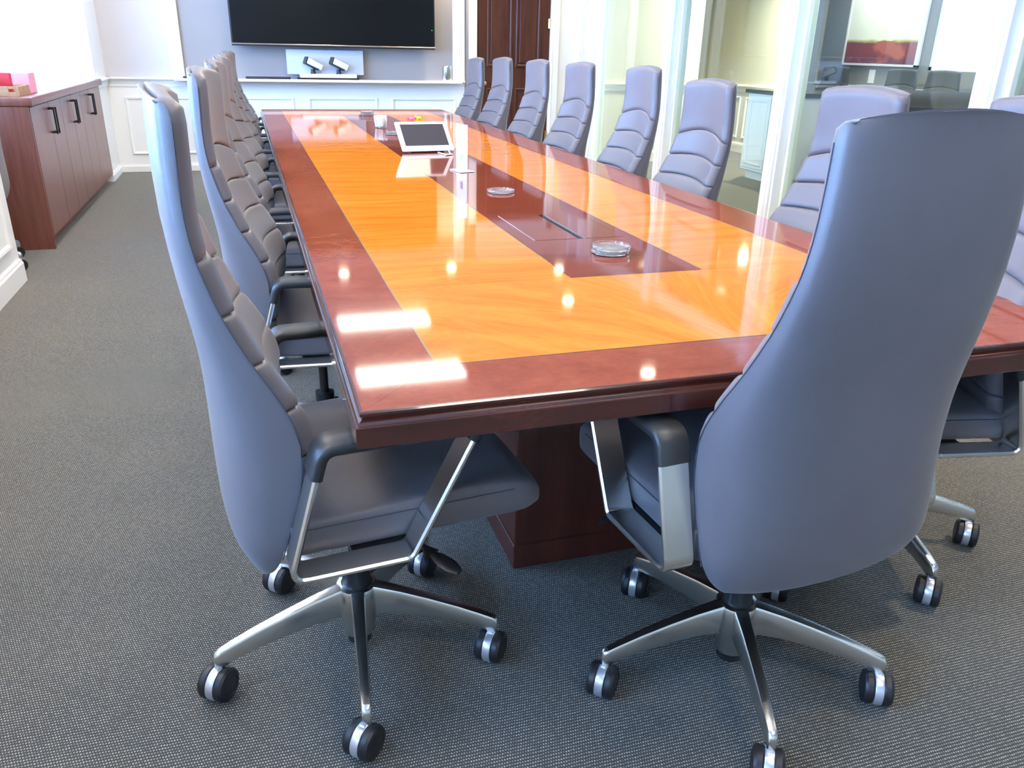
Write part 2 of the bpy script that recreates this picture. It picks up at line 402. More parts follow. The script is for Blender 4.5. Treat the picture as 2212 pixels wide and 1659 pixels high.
# left wall: far return beside the cabinet, window bay, wall nearer the camera
wl = struct('wall_left', MB().box(XL - .75, XL, 8.50, YW, 0, CZ), M_white)
mb = MB(); rail(mb, (XL, 8.5), (XL, YW), (1, 0), .905); obj('chair_rail', mb, M_white, wl)
mb = MB(); base(mb, (XL, 8.5), (XL, YW), (1, 0), .075); struct('baseboard_left', mb, M_white)
XB = -2.02
mb = MB(); mb.box(XB - .12, XB, 4.7, 8.6, 0, .95); mb.box(XB - .12, XB, 4.7, 8.6, 2.42, CZ)
mb.box(XB - .12, XB, 4.7, 5.02, .95, 2.42); mb.box(XB - .12, XB, 8.45, 8.6, .95, 2.42); mb.box(XB - .12, XB, 6.66, 6.80, .95, 2.42)
struct('wall_left.001', mb, M_white)
struct('wall_left.002', MB().box(XB, XL - .15, 4.78, 4.93, 0, CZ), M_white)
def window(n, y0, y1, x, z0=.95, z1=2.42, mull=1):
    mb = MB(); t = .05
    mb.box(x - .08, x - .02, y0, y0 + t, z0, z1, .004); mb.box(x - .08, x - .02, y1 - t, y1, z0, z1, .004)
    mb.box(x - .08, x - .02, y0, y1, z0, z0 + t, .004); mb.box(x - .08, x - .02, y0, y1, z1 - t, z1, .004)
    w = struct('window_%d' % n, mb, M_white)
    for k in range(mull + 1):
        a = y0 + t + (y1 - y0 - 2 * t) * k / (mull + 1); b = y0 + t + (y1 - y0 - 2 * t) * (k + 1) / (mull + 1)
        obj('pane', MB().box(x - .053, x - .047, a, b, z0 + t, z1 - t), M_glass_win, w)
        if k: obj('window_bar', MB().box(x - .07, x - .03, a - .012, a + .012, z0 + t, z1 - t, .003), M_white, w)
    obj('window_sill', MB().box(x - .02, x + .05, y0 - .04, y1 + .04, z0 - .03, z0, .006), M_white, w)
    portal('daylight_portal', (x + .01, (y0 + y1) / 2, (z0 + z1) / 2), z1 - z0, y1 - y0, (0, -PI / 2, 0))
window(1, 5.02, 6.66, XB); window(2, 6.80, 8.45, XB)
NW = [(-1.9, -.5), (-.1, 1.3), (1.7, 3.1), (3.45, 4.65)]
mb = MB(); mb.box(XL - .15, XL, -2.5, 4.93, 0, .95); mb.box(XL - .15, XL, -2.5, 4.93, 2.42, CZ)
edges = [-2.5] + [v for w in NW for v in w] + [4.93]
for a, b in zip(edges[::2], edges[1::2]): mb.box(XL - .15, XL, a, b, .95, 2.42)
wn = struct('wall_left.003', mb, M_white)
mb = MB(); base(mb, (XL, -2.5), (XL, 4.93), (1, 0), .12); base(mb, (XL, 4.93), (XL - .15, 4.93), (0, 1), .12); struct('baseboard_left.001', mb, M_white)
for i, (a, b) in enumerate(NW): window(3 + i, a, b, XL - .04)
mb = MB(); rail(mb, (XL, -2.5), (XL, 4.93), (1, 0), .905); obj('chair_rail', mb, M_white, wn)
for y0, y1 in ((4.02, 4.78), (3.1, 3.86), (2.18, 2.94), (1.26, 2.02), (.34, 1.1)):
    mb = MB(); frame_y(mb, y0, y1, .22, .74, XL); obj('panel_moulding', mb, M_white, wn)

# wall behind the camera and outer shell
wb = struct('wall_back', MB().box(-3.2, 10.2, -2.6, -2.5, 0, CZ), M_cream)
struct('wall_right', MB().box(8.60, 8.72, -2.5, 7.0, 0, CZ).box(8.60, 8.72, 9.13, 13.1, 0, CZ).box(8.60, 8.72, 7.0, 9.13, 0, 1.10).box(8.60, 8.72, 7.0, 9.13, 2.45, CZ), M_greyroom)
mb = MB()
for y in (7.0, 8.04, 9.08): mb.box(8.62, 8.68, y, y + .05, 1.10, 2.45, .004)
for z in (1.10, 2.40): mb.box(8.62, 8.68, 7.0, 9.13, z, z + .05, .004)
w = struct('window_20', mb, M_white)
for y in (7.05, 8.09): obj('pane', MB().box(8.645, 8.655, y, y + .99, 1.15, 2.40), M_glass_win, w)
portal('daylight_portal', (8.59, 8.06, 1.77), 1.3, 2.0, (0, PI / 2, 0))

# glazed partition on the right: posts, head, sill, panes
posts = [8.87, 7.06, 5.25, 3.47, 1.69, -.09, -1.87]
for i, y in enumerate(posts):
    mb = MB(); mb.box(XG - .07, XG + .10, y, y + .145, 0, CZ, .003)
    mb.box(XG - .09, XG - .065, y + .018, y + .127, 0, CZ, .005); mb.box(XG - .10, XG - .085, y + .045, y + .10, 0, CZ, .004)
    struct('trim_%d' % (10 + i), mb, M_white)
    y1 = (posts + [-9])[i + 1] + .145
    if y1 < -2.5: continue
    w = struct('window_%d' % (10 + i), MB().box(XG + .02, XG + .06, y1, y, .0, .05, .003).box(XG + .02, XG + .06, y1, y, 2.45, CZ, .003)
               .box(XG + .0, XG + .07, y - .03, y, .05, 2.45, .003).box(XG + .0, XG + .07, y1, y1 + .03, .05, 2.45, .003), mat('pale_green_frame', (.74, .77, .64), .5) if i == 0 else bpy.data.materials['pale_green_frame'])
    obj('pane', MB().box(XG + .036, XG + .044, y1 + .03, y - .03, .05, 2.45), M_glass_part, w)
struct('wall_right.001', MB().box(XG - .02, XG + .10, 9.015, YW, 0, CZ), M_white)

# rooms beyond the glass
ws = struct('wall_side_far', MB().box(XG + .1, 5.25, 9.18, 9.30, 0, CZ).box(5.13, 5.25, 9.30, 11.6, 0, CZ).box(5.25, 6.4, 11.5, 11.6, 0, CZ).box(6.4, 6.52, 9.0, 11.6, 0, CZ), M_side)
mb = MB(); rail(mb, (XG + .1, 9.18), (5.25, 9.18), (0, -1), .90); rail(mb, (6.4, 9.0), (6.4, 11.5), (-1, 0), .86); obj('chair_rail', mb, M_white, ws)
mb = MB(); base(mb, (XG + .1, 9.18), (5.25, 9.18), (0, -1), .13); base(mb, (6.4, 9.0), (6.4, 11.5), (-1, 0), .13); struct('baseboard_side', mb, M_white)
mb = MB(); frame_y(mb, 9.15, 9.85, .2, .70, 6.4, -1); frame_y(mb, 10.0, 10.8, .2, .70, 6.4, -1); obj('panel_moulding', mb, M_white, ws)
struct('wall_end', MB().box(-3.2, 10.2, 13.1, 13.2, 0, CZ), M_greyroom)
mb = MB(); rail(mb, (8.6, 0), (8.6, 13.1), (-1, 0), .86); obj('chair_rail', mb, M_white, bpy.data.objects['wall_right'])
struct('trim_5', MB().box(8.56, 8.60, 11.35, 11.62, 0, CZ, .004), mat('grey_trim', (.45, .44, .40), .5))

# ------------------------------------------------------------------ LIGHTS (fixtures read off table reflections, plus added fill)
def panel_light(x, y, label, grp, w=.82, l=.34):
    t = thing('ceiling_light', label, 'ceiling light', (x, y, CZ), 0, grp)
    mb = MB(); f = .03
    mb.box(-w / 2 - f, w / 2 + f, -l / 2 - f, -l / 2, -.02, 0, .003); mb.box(-w / 2 - f, w / 2 + f, l / 2, l / 2 + f, -.02, 0, .003)
    mb.box(-w / 2 - f, -w / 2, -l / 2, l / 2, -.02, 0, .003); mb.box(w / 2, w / 2 + f, -l / 2, l / 2, -.02, 0, .003)
    obj('light_frame', mb, M_white, t)
    obj('diffuser', MB().box(-w / 2, w / 2, -l / 2, l / 2, -.012, -.002), M_diff, t)
for i, y in enumerate((7.06, 5.73, 4.70, 3.45, 2.20, .95, -.30)):
    panel_light(1.03, y, 'rectangular ceiling light panel in the row over the conference table', 'ceiling light panels over the conference table')
for y in (8.1, 6.75, 5.4, 4.05, 2.7, 1.35):  # row added to brighten the left aisle and far wall
    panel_light(-.66, y, 'added fill light panel in the row over the left aisle', 'added fill panels over the left aisle')
for x, y in ((4.8, 4.7), (5.2, 3.2), (7.9, 10.1), (7.9, 8.3), (7.9, 6.0)):  # unseen panels added to light the rooms behind the glass
    panel_light(x, y, 'added fill light panel in the side room beyond the glass', 'added fill panels in the side room', .6, .6)
def down(x, y, label, grp, watt=38, cone=110):
    t = thing('downlight', label, 'ceiling light', (x, y, CZ), 0, grp)
    obj('light_ring', MB().lathe([(.075, 0), (.078, -.006), (.065, -.010), (.055, -.004), (.055, 0)], 24), M_white, t)
    obj('lens', MB().lathe([(.054, -.001), (.045, -.005), (0, -.007)], 20), M_down, t)
    l = bpy.data.lights.new('downlight_lamp', 'SPOT'); l.energy = watt; l.color = (1, .84, .62); l.spot_size = math.radians(cone); l.spot_blend = .8; l.shadow_soft_size = .05
    lo = bpy.data.objects.new('downlight_lamp', l); COL.objects.link(lo); lo.parent = t; lo.location = (0, 0, -.02)
for x, y, e in ((.87, 8.85, 40), (2.1, 8.85, 55), (2.86, 5.30, 80), (2.86, 3.3, 60), (2.86, 1.3, 75), (2.95, 7.3, 75), (3.30, 8.50, 34)):  # near-right and door-side ones are added to warm and brighten there
    down(x, y, 'small round downlight in the conference room ceiling, one of a real and added set', 'recessed downlights', e)
for x, y, e in ((5.75, 8.48, 260), (4.50, 8.60, 14)):  # weak one by the partition is added to brighten the first pane's wall
    down(x, y, 'small round downlight in the side room ceiling, one of a real and added pair', 'side room downlights', e, 160)

# ------------------------------------------------------------------ CONFERENCE TABLE
TX0, TX1, TY0, TY1, TZ = .124, 1.638, 1.109, 7.25, .74
FX0, FX1, FY0, FY1 = .272, 1.455, 1.268, 7.08
SX0, SX1, SY0, SY1 = .713, 1.070, 1.752, 6.62
T = thing('conference_table', 'long glossy two-tone conference table with honey veneer, mahogany border and centre strip', 'table', (0, 0, 0))
obj('table_core', MB().box(TX0 + .01, TX1 - .01, TY0 + .01, TY1 - .01, .685, .725), M_edge, T)
def prism(name, pts, z0, z1, m, parent, label=None):
    mb = MB(); n = len(pts)
    mb.add([(x, y, z) for z in (z0, z1) for x, y in pts], [tuple(range(n - 1, -1, -1)), tuple(range(n, 2 * n))] + [(i, (i + 1) % n, n + (i + 1) % n, n + i) for i in range(n)])
    return obj(name, mb, m, parent, label=label, sharp=20)
YS = [3.274, 5.437]
prism('border_board', [(TX0, TY0), (TX1, TY0), (FX1, FY0), (FX0, FY0)], .72, TZ, M_bord, T)
ysegs = [(TY0, FY0, YS[0], YS[0]), (YS[0], YS[0], YS[1], YS[1]), (YS[1], YS[1], TY1, FY1)]
g = .0006
for (a, ai, b, bi) in ysegs:
    prism('border_board', [(TX0, a + g), (FX0, ai + g), (FX0, bi - g), (TX0, b - g)], .72, TZ, M_bord, T)
    prism('border_board', [(TX1, a + g), (TX1, b - g), (FX1, bi - g), (FX1, ai + g)], .72, TZ, M_bord, T)
prism('border_board', [(TX0, TY1), (FX0, FY1), (FX1, FY1), (TX1, TY1)], .72, TZ, M_bord, T)
prism('veneer_panel', [(FX0, FY0), (FX1, FY0), (FX1, SY0), (FX0, SY0)], .72, TZ, M_fan, T, 'honey veneer with fanned crotch figure at the near end')
prism('veneer_panel', [(FX0, SY1), (FX1, SY1), (FX1, FY1), (FX0, FY1)], .72, TZ, M_fan, T)
for a, b in ((SY0, YS[0]), (YS[0], YS[1]), (YS[1], SY1)):
    prism('veneer_panel', [(FX0, a + g), (SX0, a + g), (SX0, b - g), (FX0, b - g)], .72, TZ, M_field, T)
    prism('veneer_panel', [(SX1, a + g), (FX1, a + g), (FX1, b - g), (SX1, b - g)], .72, TZ, M_field, T)
HX0, HX1, HX2, HX3, HY0, HY1 = .757, .894, .915, 1.040, 2.152, 2.522
for x0, x1, a, b in ((SX0, SX1, SY0, HY0), (SX0, HX0, HY0, HY1), (HX3, SX1, HY0, HY1), (SX0, SX1, HY1, YS[0] - g), (SX0, SX1, YS[0] + g, YS[1] - g), (SX0, SX1, YS[1] + g, SY1)):
    prism('centre_strip', [(x0, a), (x1, a), (x1, b), (x0, b)], .72, TZ, M_strip, T)
def band(name, x0, x1, y0, y1, w, z0, z1, m):
    mb = MB(); mb.box(x0 - w, x1 + w, y0 - w, y0 + w, z0, z1); mb.box(x0 - w, x1 + w, y1 - w, y1 + w, z0, z1)
    mb.box(x0 - w, x0 + w, y0, y1, z0, z1); mb.box(x1 - w, x1 + w, y0, y1, z0, z1); return obj(name, mb, m, T)
band('inlay_line', FX0, FX1, FY0, FY1, .0013, .735, TZ + .0002, M_inlay)
band('inlay_line', SX0, SX1, SY0, SY1, .0013, .735, TZ + .0002, M_inlay)
# power hatch: two flaps and a brush slot
obj('hatch_flap', MB().box(HX0 + .0015, HX1, HY0 + .002, HY1 - .002, .728, TZ + .0006, .0008), M_strip, T)
obj('hatch_flap', MB().box(HX2, HX3 - .0015, HY0 + .002, HY1 - .002, .728, TZ + .0006, .0008), M_strip, T)
mb = MB()
for k in range(60):
    y = HY0 + .006 + k * (HY1 - HY0 - .012) / 60; mb.box(HX1, HX1 + .013, y, y + .0042,   .722, .7335 + random.uniform(-.001, .001))
obj('slot_brush', mb, M_black, T, label='black cable brush in the hatch slot')
obj('hatch_edge', MB().box(HX0 - .0006, HX0 + .0012, HY0, HY1, .73, TZ + .0012), M_silver, T, label='thin metal hatch edge')
obj('slot_edge', MB().box(HX2 - .003, HX2, HY0, HY1, .73, TZ + .0003), M_silver, T)
# moulded edge swept round the top
prof = [(0, TZ), (.0035, TZ - .0004), (.0055, TZ - .003), (.0055, TZ - .007), (.0015, TZ - .0095), (.0010, TZ - .012), (.0035, TZ - .0145), (.0075, TZ - .0165),
        (.0085, TZ - .019), (.0095, TZ - .021), (.0120, TZ - .0218), (.0130, TZ - .0235), (.0130, TZ - .056), (.011, TZ - .058), (-.03, TZ - .058), (-.03, TZ - .02), (-.0, TZ - .004)]
rows = []
for sx, sy in ((-1, -1), (1, -1), (1, 1), (-1, 1), (-1, -1)):
    X = TX0 if sx < 0 else TX1; Y = TY0 if sy < 0 else TY1
    rows.append([(X + sx * a, Y + sy * a, z) for a, z in prof])
obj('edge_moulding', MB().grid(rows, closed=True), M_edge, T, sharp=25)
for i, (y0, y1) in enumerate(((1.645, 2.75), (3.85, 4.75), (5.85, 6.75))):
    mb = MB(); mb.box(.552, 1.24, y0, y1, 0, .70, .003)
    p = obj('pedestal', mb, M_ped, T)
    obj('plinth', MB().box(.548, 1.244, y0 - .004, y1 + .004, 0, .07, .002), M_ped, p)

# ------------------------------------------------------------------ CHAIR MESHES (built once, local +X forward)
R_T = [(.37, -.232), (.43, -.246), (.47, -.251), (.545, -.252), (.65, -.252), (.76, -.256), (.90, -.276), (1.0, -.286), (1.10, -.288), (1.16, -.286), (1.20, -.284)]
S_T = [(.37, -.180), (.44, -.160), (.50, -.142), (.58, -.124), (.65, -.118), (.72, -.145), (.79, -.186), (.87, -.222), (.956, -.247), (1.02, -.253), (1.17, -.250), (1.2, -.249)]
W_T = [(.37, .238), (.42, .245), (.47, .247), (.52, .248), (.60, .248), (.68, .243), (.78, .228), (.88, .212), (.98, .199), (1.08, .190), (1.16, .187), (1.20, .186)]
rz = lambda z: smoothtab(R_T, z); sz_ = lambda z: smoothtab(S_T, z, .025); wz = lambda z: smoothtab(W_T, z)
CONC = .020
def shell_mb():
    zs = [.372, .3735, .378, .386, .398, .412, .43, .45, .48, .52, .56, .60, .64, .68, .72, .76, .80, .85, .90, .95, 1.0, 1.05, 1.10, 1.14, 1.165, 1.178, 1.184, 1.1865]
    N = 18; rows = []
    for z in zs:
        k = 1.0
        if z < .43: k = math.sqrt(max(0.0, 1 - ((.43 - z) / .058) ** 2))
        if z > 1.165: k = math.sqrt(max(0.0, 1 - ((z - 1.165) / .0218) ** 2))
        w, s, r = wz(z), sz_(z), rz(z); mid = (s + r) / 2 + .004
        if z > 1.165: s2, r2, w2 = s, r, w - .010 * (1 - k)
        elif z < .43: s2, r2, w2 = s, r, w - .028 * (1 - k)
        else: s2, r2, w2 = s, r, w
        row = []
        for i in range(N + 1):
            a = (-1 + 2 * i / N) * PI / 2; sn, cs = math.sin(a), math.cos(a)
            lat = w2 * math.copysign(abs(sn) ** .72, sn); f = s2 - (s2 - r2) * max(cs, 0) ** .62
            u = lat / w; zz = z
            if z < .56: zz = z + .018 * u * u * min(1, (.56 - z) / .12)
            if z > 1.05: zz = z - .016 * u * u * min(1, (z - 1.05) / .1)
            if k < 1: fm = s - .003 - .019 * math.sqrt(max(0, 1 - abs(u) ** 5)) - CONC * (1 - u * u); f = fm + (f - fm) * k
            row.append((f, lat, zz))
        for i in range(1, 8):
            u = 1 - 2 * i / 8; lat = w2 * u * .97; zz = z
            if z < .56: zz = z + .018 * u * u * min(1, (.56 - z) / .12)
            if z > 1.05: zz = z - .016 * u * u * min(1, (z - 1.05) / .1)
            f = s2 - .006 - CONC * (1 - u * u) * .9
            if k < 1: fm = s - .003 - .019 * math.sqrt(max(0, 1 - abs(u) ** 5)) - CONC * (1 - u * u); f = fm + (f - fm) * k
            row.append((f, lat, zz))
        rows.append(row)
    return MB().grid(rows, closed=True, cap0=True, cap1=True)
def cushion_mb(z0, z1, a0, a1, nv=8, top=False, thick=.036):
    U = 22; rows = []
    us = [math.copysign(abs(x) ** .8, x) for x in [(-1 + 2 * i / U) for i in range(U + 1)]]
    def zof(v, u): return (z0 + a0 * (1 - u * u)) * (1 - v) + (z1 + a1 * (1 - u * u)) * v
    vs = [0, 0, .02, .07, .16] + [(.16 + .68 * k / nv) for k in range(1, nv)] + [.84, .93, .98, 1, 1]
    for j, v in enumerate(vs):
        row = []
        for i, u in enumerate(us):
            z = zof(v, u); w = wz(z) * .992; lat = w * u; s = sz_(z)
            e = min(1, (1 - abs(u)) / .13); wing = thick * math.sqrt(max(0, 1 - (1 - e) ** 2)) * .9 + .002
            f = s + wing - CONC * (1.15 if top else 1.5) * (1 - u * u)
            dv = min(v, 1 - v) * (z1 - z0); rad = .013
            if top and v > .5:
                dv = (1 - v) * (z1 - z0); rad = .026
            e2 = min(1, dv / rad); pinch = (1 - math.sqrt(max(0, 1 - (1 - e2) ** 2)))
            depth = .009 if not (top and v > .5) else .034
            f -= pinch * depth * (1 if abs(u) < .97 else .7)
            if j == 0 or j == len(vs) - 1: f = s - .012 - CONC * (1 - u * u)
            if top and v > .5: lat *= 1 - .055 * pinch
            if top and j == len(vs) - 1: f = s - .008 - CONC * (1 - u * u); z -= .014
            row.append((f, lat, z - (.016 * u * u if top and v > .5 else 0) * (v - .5) * 2))
        q = (1 - .075 * pinch) if (top and v > .5) else 1.0; dz = .010 * pinch if (top and v > .5) else 0
        row = [(sz_(zof(v, 1)) - .010, wz(zof(v, 1)) * -.975 * q, row[0][2] - dz)] + row + [(sz_(zof(v, 1)) - .010, wz(zof(v, 1)) * .975 * q, row[-1][2] - dz)]
        rows.append(row)
    return MB().grid(rows)
def seam_mb():
    pts = []
    for sgn in (-1, 1):
        line = [(sz_(z) + .0012, sgn * wz(z) * 1.003, z + (.018 * min(1, max(0, (.56 - z) / .12)) - .016 * min(1, max(0, (z - 1.05) / .1)))) for z in [.41 + k * .03 for k in range(26)]]
        pts.append(line)
    return [MB().tube(l, .0011, 5) for l in pts]
def seat_mb():
    fs = [-.150, -.148, -.14, -.12, -.04, .06, .14, .20, .24, .27, .29, .305, .314, .319, .321]
    top = [(-.21, .503), (-.1, .506), (.05, .514), (.16, .520), (.24, .519), (.275, .511), (.30, .499), (.314, .487), (.319, .480), (.321, .474)]
    bot = [(-.21, .421), (.2, .421), (.29, .423), (.31, .427), (.319, .432), (.321, .438)]
    rows = []; N = 28
    for f in fs:
        zt, zb = interp(top, f), interp(bot, f); w = .253
        if f > .26: w -= .020 * ((f - .26) / .062) ** 2
        zc, h = (zt + zb) / 2, (zt - zb) / 2; row = []
        for i in range(N):
            a = 2 * PI * i / N; c, s = math.cos(a), math.sin(a)
            lat = w * math.copysign(abs(c) ** .28, c); z = zc + h * math.copysign(abs(s) ** .34, s)
            if s > 0: z -= .010 * math.exp(-(lat / .12) ** 2) * (1 if f < .25 else .4)
            row.append((f, lat, z))
        rows.append(row)
    return MB().grid(rows, closed=True, cap0=True, cap1=True)
ARM = [(-.163, .424), (.045, .424), (.170, .658), (-.095, .658)]
def rrect(a, b, r=.003):
    return [(-a + r, -b), (a - r, -b), (a, -b + r), (a, b - r), (a - r, b), (-a + r, b), (-a, b - r), (-a, -b + r)]
def arm_frame_mb(sgn):
    y = sgn * .285
    path = roundpath([(f, y, z) for f, z in ARM], [.030, .012, .024, .022], 6)
    return MB().sweep(path, rrect(.030, .0055, .0035), side=(0, 1, 0), closed=True)
def arm_pad_mb(sgn):
    y = sgn * .285; b0, b1, b2, b3 = ARM
    def L(p, q, t): return (p[0] + (q[0] - p[0]) * t, y, p[1] + (q[1] - p[1]) * t)
    path = roundpath([L(b3, b0, .21), (b3[0], y, b3[1]), (b2[0], y, b2[1]), L(b2, b1, .10)], [.02, .022, .024, .02], 7, closed=False)
    return MB().sweep(path, rrect(.0315, .0105, .005), side=(0, 1, 0))
def leg_mb():
    rows = []
    for r, zt, d, w in ((.028, .170, .075, .018), (.045, .169, .070, .0165), (.10, .160, .058, .0145), (.16, .147, .050, .0132), (.22, .132, .043, .0120), (.27, .117, .038, .0112), (.296, .108, .040, .0104), (.306, .104, .040, .0098), (.311, .095, .030, .008)):
        a, b2 = w, w * .78
        rows.append([(r, -b2, zt - d), (r, b2, zt - d), (r, a, zt - .006), (r, a - .003, zt - .0005), (r, 0, zt + .001), (r, -a + .003, zt - .0005), (r, -a, zt - .006)])
    mb = MB().grid(rows, closed=True, cap0=True, cap1=True)
    mb.lathe([(.0095, 0), (.0095, -.012), (.006, -.014), (.006, -.026)], 12, (.300, 0, .070))
    return mb
def hub_mb():
    return MB().lathe([(0, .172), (.034, .172), (.043, .168), (.046, .160), (.046, .105), (.038, .080), (.034, .045), (0, .045)], 28)
def column_mb():
    return MB().lathe([(.0, .425), (.014, .425), (.014, .215), (.030, .213), (.031, .165), (.026, .16), (.026, .14)], 20)
def colbot_mb():
    return MB().lathe([(.027, .046), (.027, .022), (.022, .018), (0, .018)], 18)
def mech_mb():
    mb = MB(); mb.box(-.13, .13, -.075, .075, .378, .425, .010); mb.box(-.05, .07, -.262, .262, .412, .428, .004); mb.box(-.235, -.10, -.04, .04, .40, .43, .008); return mb
def lever_mb(sgn):
    path = roundpath([(.06, sgn * .07, .395), (.075, sgn * .20, .388), (.10, sgn * .235, .372)], .05, 5, closed=False)
    mb = MB().tube(path, .006, 8); e = Vector(path[-1])
    rows = []
    for t, w in ((0, .008), (.3, .018), (.7, .020), (1, .010)):
        c = e + Vector((.045 * t, sgn * .035 * t, -.03 * t)); rows.append([c + Vector((a * w * .7, -a * sgn * w * .6, b * .004)) for a, b in ((-1, 0), (-.6, 1), (.6, 1), (1, 0), (.6, -1), (-.6, -1))])
    return mb.grid(rows, closed=True, cap0=True, cap1=True)
def caster_mb():          # silver centre band and stem; axle along Y
    mb = MB().lathe([(0, -.0085), (.0345, -.0085), (.0352, -.006), (.0352, .006), (.0345, .0085), (0, .0085)], 28, (0, 0, .0352), 'y')
    mb.box(-.006, .016, -.0075, .0075, .050, .072, .003); mb.lathe([(.009, .060), (.009, .074)], 12, (.012, 0, 0)); return mb
def wheel_mb(sgn):
    pr = [(0, .009), (.0330, .009), (.0350, .012), (.0350, .022), (.0320, .0275), (.0255, .0290), (.0225, .0275), (.0, .0285)]
    return MB().lathe([(r, sgn * h) for r, h in pr], 28, (0, 0, .0352), 'y')
SEG = [(.944, .040), (.860, .020), (.780, .014), (.700, .010), (.618, .008), (.536, .006), (.455, .0)]
CM = {'shell': shell_mb().mesh('back_shell', M_leather, 50), 'head': cushion_mb(SEG[0][0], 1.1885, SEG[0][1], 0.0, 14, True, .028).mesh('headrest', M_leather, 60)}
CM['cush'] = [cushion_mb(SEG[i + 1][0] + .0012, SEG[i][0] - .0012, SEG[i + 1][1], SEG[i][1]).mesh('back_cushion', M_leather, 60) for i in range(6)]
CM['seam'] = [m.mesh('seam', M_stitch) for m in seam_mb()]
CM['seat'] = seat_mb().mesh('seat', M_leather_seat, 50)
CM['sseam'] = [MB().tube([(f, sgn * .2533, .484 + .010 * (f + .15)) for f in [-.14 + k * .04 for k in range(11)]], .0011, 4).mesh('seat_seam', M_stitch) for sgn in (-1, 1)]
CM['arm'] = [arm_frame_mb(s).mesh('arm_frame', M_chrome, 40) for s in (-1, 1)]
CM['pad'] = [arm_pad_mb(s).mesh('arm_pad', M_pad, 50) for s in (-1, 1)]
CM['leg'] = leg_mb().mesh('leg', M_chrome, 40)
CM['hub'] = hub_mb().mesh('hub', M_chrome); CM['column'] = column_mb().mesh('gas_column', M_black); CM['colbot'] = colbot_mb().mesh('column_foot', M_black)
CM['mech'] = mech_mb().mesh('tilt_mechanism', M_black); CM['lever'] = [lever_mb(s).mesh('lever', M_black, 50) for s in (-1, 1)]
CM['caster'] = caster_mb().mesh('caster', M_band); CM['wheel'] = [wheel_mb(s).mesh('wheel', M_wheel) for s in (-1, 1)]

def chair(x, y, yaw, basedeg, label, group='high-backed conference chairs round the table', castdir=-40, dz=0):
    """yaw: degrees, direction the seat faces; basedeg: direction of one star leg (world); castdir: axle direction (world)"""
    t = thing('conference_chair', label, 'chair', (x, y, 0), math.radians(yaw), group)
    Z = (0, 0, dz)
    bs = put('back_shell', CM['shell'], t, Z); put('headrest', CM['head'], t, Z)
    for m in CM['cush']: put('back_cushion', m, t, Z)
    s = put('seat', CM['seat'], t, Z)
    for k in (0, 1):
        put('seam', CM['seam'][k], bs); put('seat_seam', CM['sseam'][k], s)
        a = put('arm_frame', CM['arm'][k], t, Z, label='polished aluminium arm loop'); put('arm_pad', CM['pad'][k], a, label='black arm pad')
    mch = put('tilt_mechanism', CM['mech'], t, Z)
    for k in (0, 1): put('lever', CM['lever'][k], mch)
    cl = put('gas_column', CM['column'], t); put('column_foot', CM['colbot'], cl)
    b = put('star_base', CM['hub'], t, rot=(0, 0, math.radians(basedeg - yaw)))
    for k in range(5):
        put('leg', CM['leg'], b, rot=(0, 0, 2 * PI * k / 5))
        a = math.radians(basedeg - yaw + 72 * k); cd = math.radians(castdir - yaw + random.uniform(-9, 9))
        # heading of the caster is perpendicular to its axle
        loc = (.300 * math.cos(a) - .012 * math.cos(cd + PI / 2), .300 * math.sin(a) - .012 * math.sin(cd + PI / 2), 0)
        c = put('caster', CM['caster'], t, loc=loc, rot=(0, 0, cd + PI / 2))
        for q in (0, 1): put('wheel', CM['wheel'][q], c)
    return t

# near corner, near end, then both long sides
chair(.131, 1.468, 5, -166.7, 'slate leather chair at the near left corner of the table, seen side on')
chair(.905, 1.185, 95, 179.7, 'slate leather chair at the near end of the table, seen from behind')
LEFT = [(.155, 2.44, -5, 10, 'second slate leather chair on the left side of the table, behind the corner chair'),
        (.16, 3.46, -4, 33, 'third slate leather chair on the left side, counting from the near corner'),
        (.165, 4.41, -5, 50, 'fourth slate leather chair on the left side, counting from the near corner'),
        (.17, 5.35, -3, 5, 'fifth slate leather chair on the left side, counting from the near corner'),
        (.17, 6.27, -4, 22, 'sixth slate leather chair on the left side, counting from the near corner'),
        (.18, 7.12, -3, 60, 'slate leather chair at the far left corner of the table, last of the left row')]
for x, y, yw, bd, lb in LEFT: chair(x, y, yw, bd, lb)
RIGHT = [(1.53, 1.54, 169, -95, -.01, 'slate leather chair nearest on the right side, mostly hidden behind the end chair'),
         (1.60, 2.20, 181, 12, -.02, 'second slate leather chair on the right side, partly behind the end chair'),
         (1.60, 3.13, 180, 40, -.035, 'slate leather chair on the right in front of the white cabinet beyond the glass'),
         (1.62, 3.81, 177, 20, 0, 'slate leather chair on the right side, seen against the farthest glass pane'),
         (1.62, 4.62, 181, 5, 0, 'slate leather chair on the right side beside the white corner post'),
         (1.63, 5.40, 181, 33, 0, 'slate leather chair on the right, before the hinge side of the dark door'),
         (1.64, 6.24, 182, 50, 0, 'slate leather chair on the right, before the knob side of the dark door'),
         (1.65, 7.05, 182, 18, -.015, 'slate leather chair at the far right corner, beside the silver canister')]
for x, y, yw, bd, dz, lb in RIGHT: chair(x, y, yw, bd, lb, dz=dz)
# chair parked in the window bay left of the cabinet
chair(-1.60, 5.27, 180, -22, 'grey chair parked in the left window bay beside the cabinet, cut by the frame', None)

